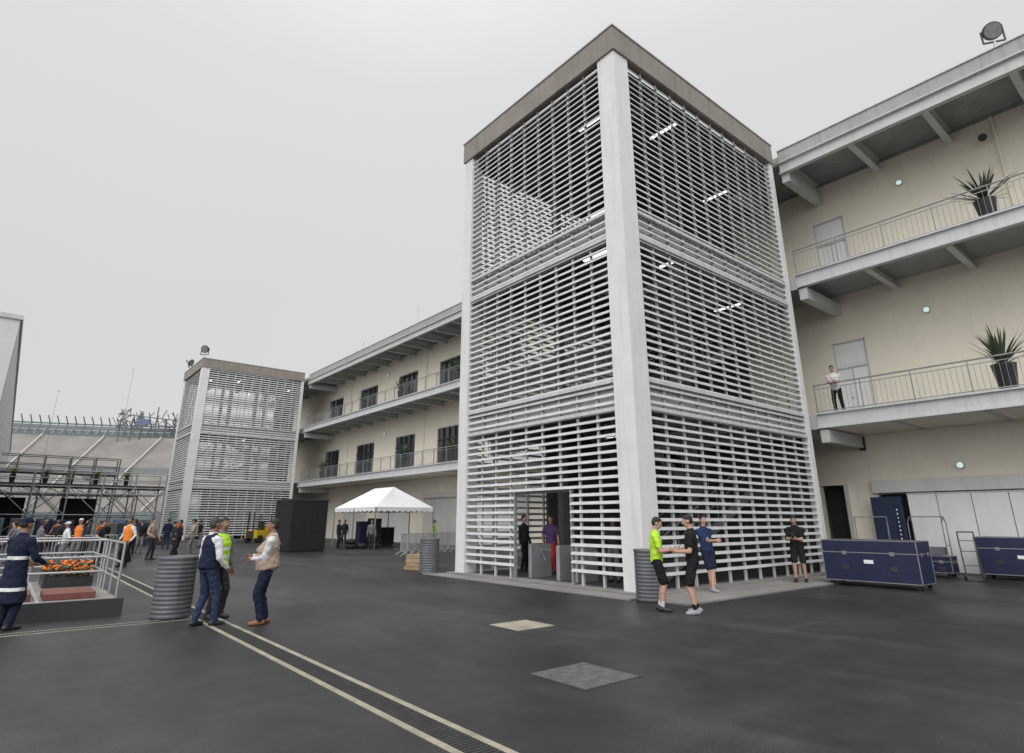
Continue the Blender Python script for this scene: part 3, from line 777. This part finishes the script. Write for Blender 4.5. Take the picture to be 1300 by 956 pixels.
def person(name,loc,face,H=1.75,skin='skinB',hair='hair',top='cnavy',sleeve='long',slc=None,pants='cjean',shorts=False,shoe='shoe',
           hL=(-.27,.06,.80),hR=(.27,.06,.80),fL=(-.11,0),fR=(.11,0),lean=0,leanx=0,headyaw=0,headpitch=0,vox=.022,belly=0,cap=None,vest=None,
           stripes=None,hk='relax',build=1.0,baseZ=0,bag=False,phone=False,coat=False,socks=None):
    f=Fig(); X=V(1,0,0); slc=slc or top; near=vox<.016
    pel=V(0,0,.93); sh=V(leanx,lean,1.40); nk=V(leanx*1.08,lean*1.1,1.47)
    W=build
    f.ecap(V(0,-.01,.86),(.160*W,.112*W),V(0,-.005,.99),(.152*W,.108*W),X,'pants')
    mid=pel.lerp(sh,.45)
    hem=V(0,-.005,.90)
    f.ecap(hem,(.172*W,.122*W),mid+V(0,belly*.5,0),(.158*W,.118*W+belly*.6),X,'top')
    f.ecap(mid+V(0,belly*.5,0),(.158*W,.118*W+belly*.6),sh+V(0,0,-.12),(.182*W,.122*W),X,'top')
    f.ecap(sh+V(0,0,-.12),(.182*W,.122*W),sh+V(0,-.005,.015),(.172*W,.088*W),X,'top')
    f.ecap(sh+V(0,-.005,.015),(.15*W,.078),nk+V(0,-.005,.01),(.066,.066),X,'top')
    if coat: f.ecap(V(0,0,.42),(.24,.19),V(0,0,.95),(.18,.135),X,'top')
    if vest:
        f.ecap(V(0,-.003,.91),(.185*W,.136*W+belly*.5),mid+V(0,belly*.5,0),(.172*W,.130*W+belly*.6),X,'vest')
        f.ecap(mid+V(0,belly*.5,0),(.172*W,.130*W+belly*.6),sh+V(0,0,-.10),(.180*W,.133*W),X,'vest')
        f.ecap(sh+V(0,0,-.10),(.180*W,.133*W),sh+V(0,-.004,.03),(.135*W,.095*W),X,'vest')
    for sx,ft in((-1,fL),(1,fR)):
        hip=V(.088*sx,0,.90); z0=ft[2] if len(ft)>2 else 0
        ank=V(ft[0],ft[1],.085+z0)
        kn,ank=ik(hip,ank,.425,.415,V(sx*.08,1,0))
        if shorts:
            m1=hip.lerp(kn,.86); f.cap(hip,.096*W,m1,.092*W,'pants'); f.cap(hip,.07,kn,.056,'skin')
            f.cap(kn,.055,kn.lerp(ank,.35)+V(0,-.012,0),.056,'skin'); f.cap(kn.lerp(ank,.35)+V(0,-.012,0),.055,ank,.036,'skin')
            if socks: f.cap(kn.lerp(ank,.78),.044,ank,.042,'sock')
        else:
            f.cap(hip,.093*W,kn,.071*W,'pants'); f.cap(kn,.071*W,kn.lerp(ank,.4)+V(0,-.01,0),.066,'pants'); f.cap(kn.lerp(ank,.4)+V(0,-.01,0),.066,ank+V(0,0,.0),.056,'pants')
        yw=(ft[3] if len(ft)>3 else sx*.2)
        fd=V(math.sin(yw),math.cos(yw),0)
        b0=V(ank.x,ank.y,z0)
        f.cap(b0+V(0,0,.045)-fd*.05,.042,b0+V(0,0,.042)+fd*.06,.045,'shoe'); f.cap(b0+V(0,0,.036)+fd*.05,.046,b0+V(0,0,.028)+fd*.155,.034,'shoe'); f.cap(b0+V(0,0,.04),.043,b0+V(0,0,.09),.042,'shoe')
    hands=[]
    for sx,ht in((-1,hL),(1,hR)):
        s0=sh+V(.185*sx*W,-.005,-.035)
        el,wr=ik(s0,V(*ht[:3]),.285,.255,V(sx*.55,-1,-.35))
        f.cap(s0+V(-.03*sx,0,.0),.066*W,s0,.064*W,'sleeve')
        if sleeve=='long':
            f.cap(s0,.062*W,el,.050*W,'sleeve'); f.cap(el,.050*W,wr.lerp(el,.06),.038,'sleeve'); f.cap(el,.03,wr,.026,'skin')
        else:
            f.cap(s0,.064*W,s0.lerp(el,.62),.061*W,'sleeve'); f.cap(s0,.046,el,.041,'skin'); f.cap(el,.041,el.lerp(wr,.35),.042,'skin'); f.cap(el.lerp(wr,.35),.041,wr,.026,'skin')
        d=(wr-el).normalized(); hands.append((sx,wr,d,el))
        if not near:
            f.ecap(wr,(.03,.022),wr+d*.10,(.036,.016),V(0,1,0),'skin'); f.cap(wr+d*.09,.022,wr+d*.15,.015,'skin')
    hb=nk+V(0,lean*.05+.012,.065); Rm=(Matrix.Rotation(-headyaw,3,'Z')@Matrix.Rotation(headpitch,3,'X'))
    f.cap(nk+V(0,-.01,-.03),.062,hb+V(0,.0,.03),.054,'skin')
    f.ecap(nk+V(0,-.008,-.02),(.075,.072),nk+V(0,-.003,.022),(.064,.062),X,'top')
    def h(x,y,z): return hb+Rm@V(x,y,z)
    f.ell(h(0,-.002,.112),(.074,.093,.097),'skin',Rm)
    f.ell(h(0,.028,.055),(.056,.066,.070),'skin',Rm)
    f.ell(h(0,.058,.018),(.030,.028,.024),'skin',Rm)
    f.cap(h(0,.092,.105),.009,h(0,.110,.072),.0135,'skin')
    for sx in(-1,1): f.ell(h(.076*sx,-.002,.085),(.011,.021,.032),'skin',Rm); f.ell(h(.033*sx,.072,.068),(.022,.018,.02),'skin',Rm)
    f.cap(h(-.028,.084,.122),.010,h(.028,.084,.122),.010,'skin')
    if cap:
        f.ell(h(0,-.008,.150),(.082,.100,.068),'cap',Rm); f.ell(h(0,.115,.142),(.066,.062,.010),'cap',Rm); f.ell(h(0,-.035,.105),(.077,.072,.07),'hair',Rm)
    else:
        f.ell(h(0,-.017,.138),(.081,.093,.084),'hair',Rm); f.ell(h(0,-.040,.100),(.077,.068,.080),'hair',Rm); f.ell(h(0,.050,.178),(.056,.035,.024),'hair',Rm)
    v,nn,fc=f.remesh(vox,2)
    fi=np.array([[q[0],q[1],q[2],q[-1]] for q in fc]); cen=v[fi].mean(1)
    lab=f.label(cen)
    cm={'skin':skin,'hair':hair,'top':top,'sleeve':slc,'pants':pants,'shoe':shoe,'vest':vest,'cap':cap,'sock':socks}
    keys=[]
    for i,l in enumerate(lab):
        k=cm[l]
        if stripes and l==stripes[0]:
            for z in stripes[1]:
                if abs(cen[i][2]-z)<.028: k='refl'
        keys.append(k)
    vl=f.label(v); cl=np.array([1.0 if l in('top','pants','sleeve','vest') else 0.0 for l in vl])
    ph=random.uniform(0,6)
    w_=np.sin(v[:,2]*52+v[:,0]*31+ph+2*np.sin(v[:,1]*23+v[:,0]*17))*.6+np.sin(v[:,2]*33-v[:,0]*44+v[:,1]*38+ph*2)*.5
    v=v+nn*(w_*cl*(.0055 if near else .005))[:,None]
    v[:,2]=np.where(v[:,2]<0.0,0.0,v[:,2])
    VV=[tuple(a) for a in v]; FF=list(fc); KK=keys
    if near:
        hv,hf=hand_tpl(hk)
        for sx,wr,d,el in hands:
            pd=V(-sx,.35,0); 
            if hk=='grip': pd=V(-sx*.5,-.6,.5)
            pd=(pd-d*pd.dot(d)).normalized(); xx=pd.cross(d)
            if xx.y<0 and hk=='relax': sgn=-1
            else: sgn=1
            o=len(VV); arr=hv.copy(); 
            Mx=np.array([xx*sgn,pd,d]); arr=arr@Mx+np.array(wr)
            VV+=[tuple(a) for a in arr]; FF+=[tuple(i+o for i in q) for q in hf]; KK+=[skin]*len(hf)
    e=MB()
    for sx in(-1,1):
        c0=h(.032*sx,.083,.108); e.ell(c0,(.0125,.0105,.0085),'eyew',10,6); c1=h(.032*sx,.0915,.108); e.ell(c1,(.0058,.004,.0058),'eyed',8,5)
        e.beam(h(.018*sx,.0955,.127),h(.047*sx,.086,.129),.007,.006,hair)
    e.beam(h(-.021,.0895,.043),h(.021,.0895,.043),.010,.008,'lip')
    if phone:
        mid=(hands[0][1]+hands[1][1])/2+(hands[0][2]+hands[1][2])*.07
        e.beam(mid+V(0,-.02,-.0),mid+V(0,.06,.12),.075,.01,'dark',up=(0,-1,.5))
    o=len(VV); VV+=e.v; FF+=[tuple(i+o for i in q) for q in e.f]; KK+=e.m
    me=bpy.data.meshes.new(name); me.from_pydata(VV,[],FF)
    ks=sorted(set(KK)); ix={k:i for i,k in enumerate(ks)}
    for k in ks: me.materials.append(M[k])
    me.polygons.foreach_set('material_index',[ix[k] for k in KK]); me.polygons.foreach_set('use_smooth',[True]*len(FF)); me.update()
    ob=bpy.data.objects.new(name,me); COL.objects.link(ob); ob.location=loc
    ob.rotation_euler=(0,0,math.atan2(-face[0],face[1])); sc=H/1.755; ob.scale=(sc,)*3
    return ob
NV=.0105
person('man_in_navy_vest',(2.85,11.6,0),(.8,.25),H=1.74,hair='hairg',top='cwhite',vest='cnavy',pants='cjean',hL=(-.24,.12,.86),hR=(.25,.18,.92),fL=(-.12,-.06),fR=(.13,.14),vox=NV,belly=.05,build=1.08)
person('man_in_beige_vest',(3.7,11.2,0),(-.75,.35),H=1.72,top='cwhite',vest='cbeige',pants='cnavy',shoe='shoebr',hL=(-.05,.27,1.06),hR=(.08,.27,1.10),fL=(-.12,.02),fR=(.12,-.04),vox=NV,belly=.10,build=1.12,lean=-.03)
person('worker_in_hi_vis_vest',(3.2,12.35,0),(.45,-.8),H=1.74,top='cgrey',vest='chivis',pants='cdark',vox=NV,stripes=('vest',[1.05,1.2]),fL=(-.12,.05),headyaw=.3)
person('man_in_navy_overcoat',(.3,13.2,0),(.7,.5),H=1.74,top='cnavy',pants='cnavy',cap='cnavy',coat=True,stripes=('top',[.62,1.1]),hL=(-.2,.3,1.0),hR=(.22,.3,1.0),vox=NV,build=1.12)
person('man_in_yellow_shirt',(10.2,7.85,0),(.55,-.75),H=1.76,skin='skinL',top='chivis',sleeve='short',pants='cblack',shorts=True,shoe='shoe',socks='cwhite',hL=(.0,.30,1.12),hR=(.12,.32,1.12),fL=(-.12,0),fR=(.12,.05),vox=NV,headpitch=-.35,hk='grip',phone=True)
person('man_in_black_shirt',(10.38,7.15,0),(-.6,.75),H=1.80,skin='skinL',top='cblack',sleeve='short',pants='cblack',shorts=True,shoe='shoew',socks='cblack',hL=(-.12,.28,1.08),hR=(.15,.30,1.10),fL=(-.14,.02),fR=(.15,-.04),vox=NV,headpitch=-.2,hk='grip')
person('man_in_navy_shirt',(13.6,8.9,.035),(-.35,-.9),H=1.78,skin='skinL',top='cblue',sleeve='short',pants='cnavy',shorts=True,shoe='shoew',hL=(.10,.20,1.18),hR=(-.08,.22,1.16),fL=(.10,.22),fR=(.06,.12),lean=-.08,vox=.013)
person('man_in_black_polo',(17.6,8.6,.035),(-.85,-.35),H=1.80,skin='skinL',top='cblack',sleeve='short',pants='cblack',shorts=True,hL=(-.02,.28,1.12),hR=(.1,.3,1.14),fL=(-.12,0),fR=(.12,.1),vox=.013,headpitch=-.3,phone=True,hk='grip')
person('man_in_white_shirt',(22.42,8.75,F2),(-1,-.15),H=1.76,skin='skinL',top='cwhite',sleeve='short',pants='cblack',hL=(.06,.42,1.10),hR=(-.06,.44,1.10),fL=(-.12,-.16),fR=(.12,-.08),lean=.16,vox=.013,headyaw=-.3,headpitch=-.25,hk='grip')
person('man_in_dark_clothes',(13.6,15.9,.066),(.2,-.9),H=1.8,skin='skinL',top='cdark',pants='cblack',hL=(-.24,.1,.86),vox=.018)
person('man_in_team_overalls',(13.9,14.9,.066),(-.8,-.5),H=1.78,skin='skinL',top='cpurp',pants='cred',hR=(.2,.25,1.0),vox=.018,sleeve='short')
person('worker_in_hi_vis_vest',(14.6,20.2,0),(.3,-.9),top='cgrey',vest='chivis',pants='cdark',vox=.018)
person('man_in_dark_clothes',(13.2,11.6,.066),(-.9,-.3),H=1.75,skin='skinB',top='cdark',pants='cgrey',vox=.02)
cs=['cblack','cdark','cgrey','cblack','corange','cblue','cdark','cnavy','cblack','cdark','cbeige','cwhite']
rg=random.Random(12)
spots=[(7.3,33.5),(6.6,34.2),(5.2,36.5),(4.2,38),(5.9,39),(3.2,36),(2.2,38.5),(1.4,34),(.7,40),(3.7,42),(-.2,37),(7.9,43),(6.5,46),(4.6,45),(2.6,47),(.4,33.2),(9.3,47),(10.2,45),(4.4,31),(3.1,29.5),(2.6,32.5),(5.3,32.2),(1.2,30.5),(6.1,30.6),(1.9,28.4),(.6,29.2),(3.8,27.8)]
for i,(x,y) in enumerate(spots):
    a=rg.uniform(0,6.28); tp_=rg.choice(cs)
    kw={}
    if i%6==2: kw=dict(vest='chivis' if i%2 else 'chivo')
    if i%4==0: kw['cap']=rg.choice(['cred','cwhite','cblack'])
    person('bystander',(x,y,0),(math.cos(a),math.sin(a)),H=rg.uniform(1.65,1.82),skin=rg.choice(['skinB','skinL']),top=tp_,pants=rg.choice(['cjean','cblack','cdark','cgrey']),sleeve=rg.choice(['short','long']),
       hL=(-.26,rg.uniform(0,.25),rg.uniform(.8,1.05)),hR=(.26,rg.uniform(0,.25),rg.uniform(.8,1.05)),fL=(-.12,rg.uniform(-.1,.1)),fR=(.12,rg.uniform(-.1,.1)),vox=.024,**kw)
for (x,y) in((17.2,34.2),(21.5,34),(19,42),(16.8,38)):
    person('tent_worker',(x,y,0),(rg.uniform(-1,1),-1),top=rg.choice(['cdark','cgrey']),vest='chivis' if x>19 else None,pants='cdark',vox=.024)
# ------------------------------------------------------------------ world & lights
w_=bpy.data.worlds.new('World'); S.world=w_; w_.use_nodes=True
nt=w_.node_tree;N=nt.nodes;L=nt.links;N.clear()
out=N.new('ShaderNodeOutputWorld'); tc=N.new('ShaderNodeTexCoord')
EL=math.radians(38); AZ=math.radians(55)
dirv=Vector((-math.sin(AZ)*math.cos(EL),-math.cos(AZ)*math.cos(EL),math.sin(EL)))
sky=N.new('ShaderNodeTexSky'); sky.sky_type='NISHITA'; sky.sun_disc=False; sky.sun_elevation=EL; sky.sun_rotation=math.atan2(dirv.x,dirv.y)
hs=N.new('ShaderNodeHueSaturation'); hs.inputs['Saturation'].default_value=.15; L.new(sky.outputs[0],hs.inputs['Color'])
b1=N.new('ShaderNodeBackground'); b1.inputs[1].default_value=.02; L.new(hs.outputs[0],b1.inputs[0])
sp=N.new('ShaderNodeSeparateXYZ'); L.new(tc.outputs['Generated'],sp.inputs[0])
ns=N.new('ShaderNodeTexNoise'); ns.inputs['Scale'].default_value=1.6; ns.inputs['Detail'].default_value=5
L.new(tc.outputs['Generated'],ns.inputs['Vector'])
ad=N.new('ShaderNodeMath'); ad.operation='MULTIPLY_ADD'; ad.inputs[1].default_value=.2; L.new(ns.outputs['Fac'],ad.inputs[0]); L.new(sp.outputs[2],ad.inputs[2])
cr=N.new('ShaderNodeValToRGB'); E=cr.color_ramp.elements
E[0].position=.05; E[0].color=(.53,.53,.53,1); E[1].position=1.0; E[1].color=(1.0,1.0,1.0,1)
q=E.new(.45); q.color=(.605,.605,.61,1); q=E.new(.75); q.color=(.69,.69,.70,1)
L.new(ad.outputs[0],cr.inputs[0])
# added sky glow around the sun (behind and left of the viewpoint) lights facades
dt=N.new('ShaderNodeVectorMath'); dt.operation='DOT_PRODUCT'; dt.inputs[1].default_value=dirv; L.new(tc.outputs['Generated'],dt.inputs[0])
mr=N.new('ShaderNodeMapRange'); mr.interpolation_type='SMOOTHSTEP'; mr.inputs[1].default_value=.1; mr.inputs[2].default_value=1.0; mr.inputs[3].default_value=1.0; mr.inputs[4].default_value=2.6
L.new(dt.outputs['Value'],mr.inputs[0])
b2=N.new('ShaderNodeBackground'); L.new(mr.outputs[0],b2.inputs[1]); L.new(cr.outputs[0],b2.inputs[0])
ash=N.new('ShaderNodeAddShader'); L.new(b1.outputs[0],ash.inputs[0]); L.new(b2.outputs[0],ash.inputs[1]); L.new(ash.outputs[0],out.inputs[0])
sl=bpy.data.lights.new('sun','SUN'); sl.energy=.55; sl.angle=math.radians(35); sl.color=(1,.985,.96)
so=bpy.data.objects.new('sun',sl); COL.objects.link(so)
so.rotation_euler=dirv.to_track_quat('Z','Y').to_euler()
# ------------------------------------------------------------------ camera
cd=bpy.data.cameras.new('camera'); co=bpy.data.objects.new('camera',cd); COL.objects.link(co)
cd.sensor_width=36; cd.lens=750/1300*36; cd.shift_y=-45/1300; cd.clip_end=3000; cd.clip_start=.1
co.location=(0,0,1.68); co.rotation_euler=(math.radians(90+16.9),0,math.radians(-39.45))
S.camera=co
S.view_settings.view_transform='Standard'; S.view_settings.look='None'; S.view_settings.exposure=0
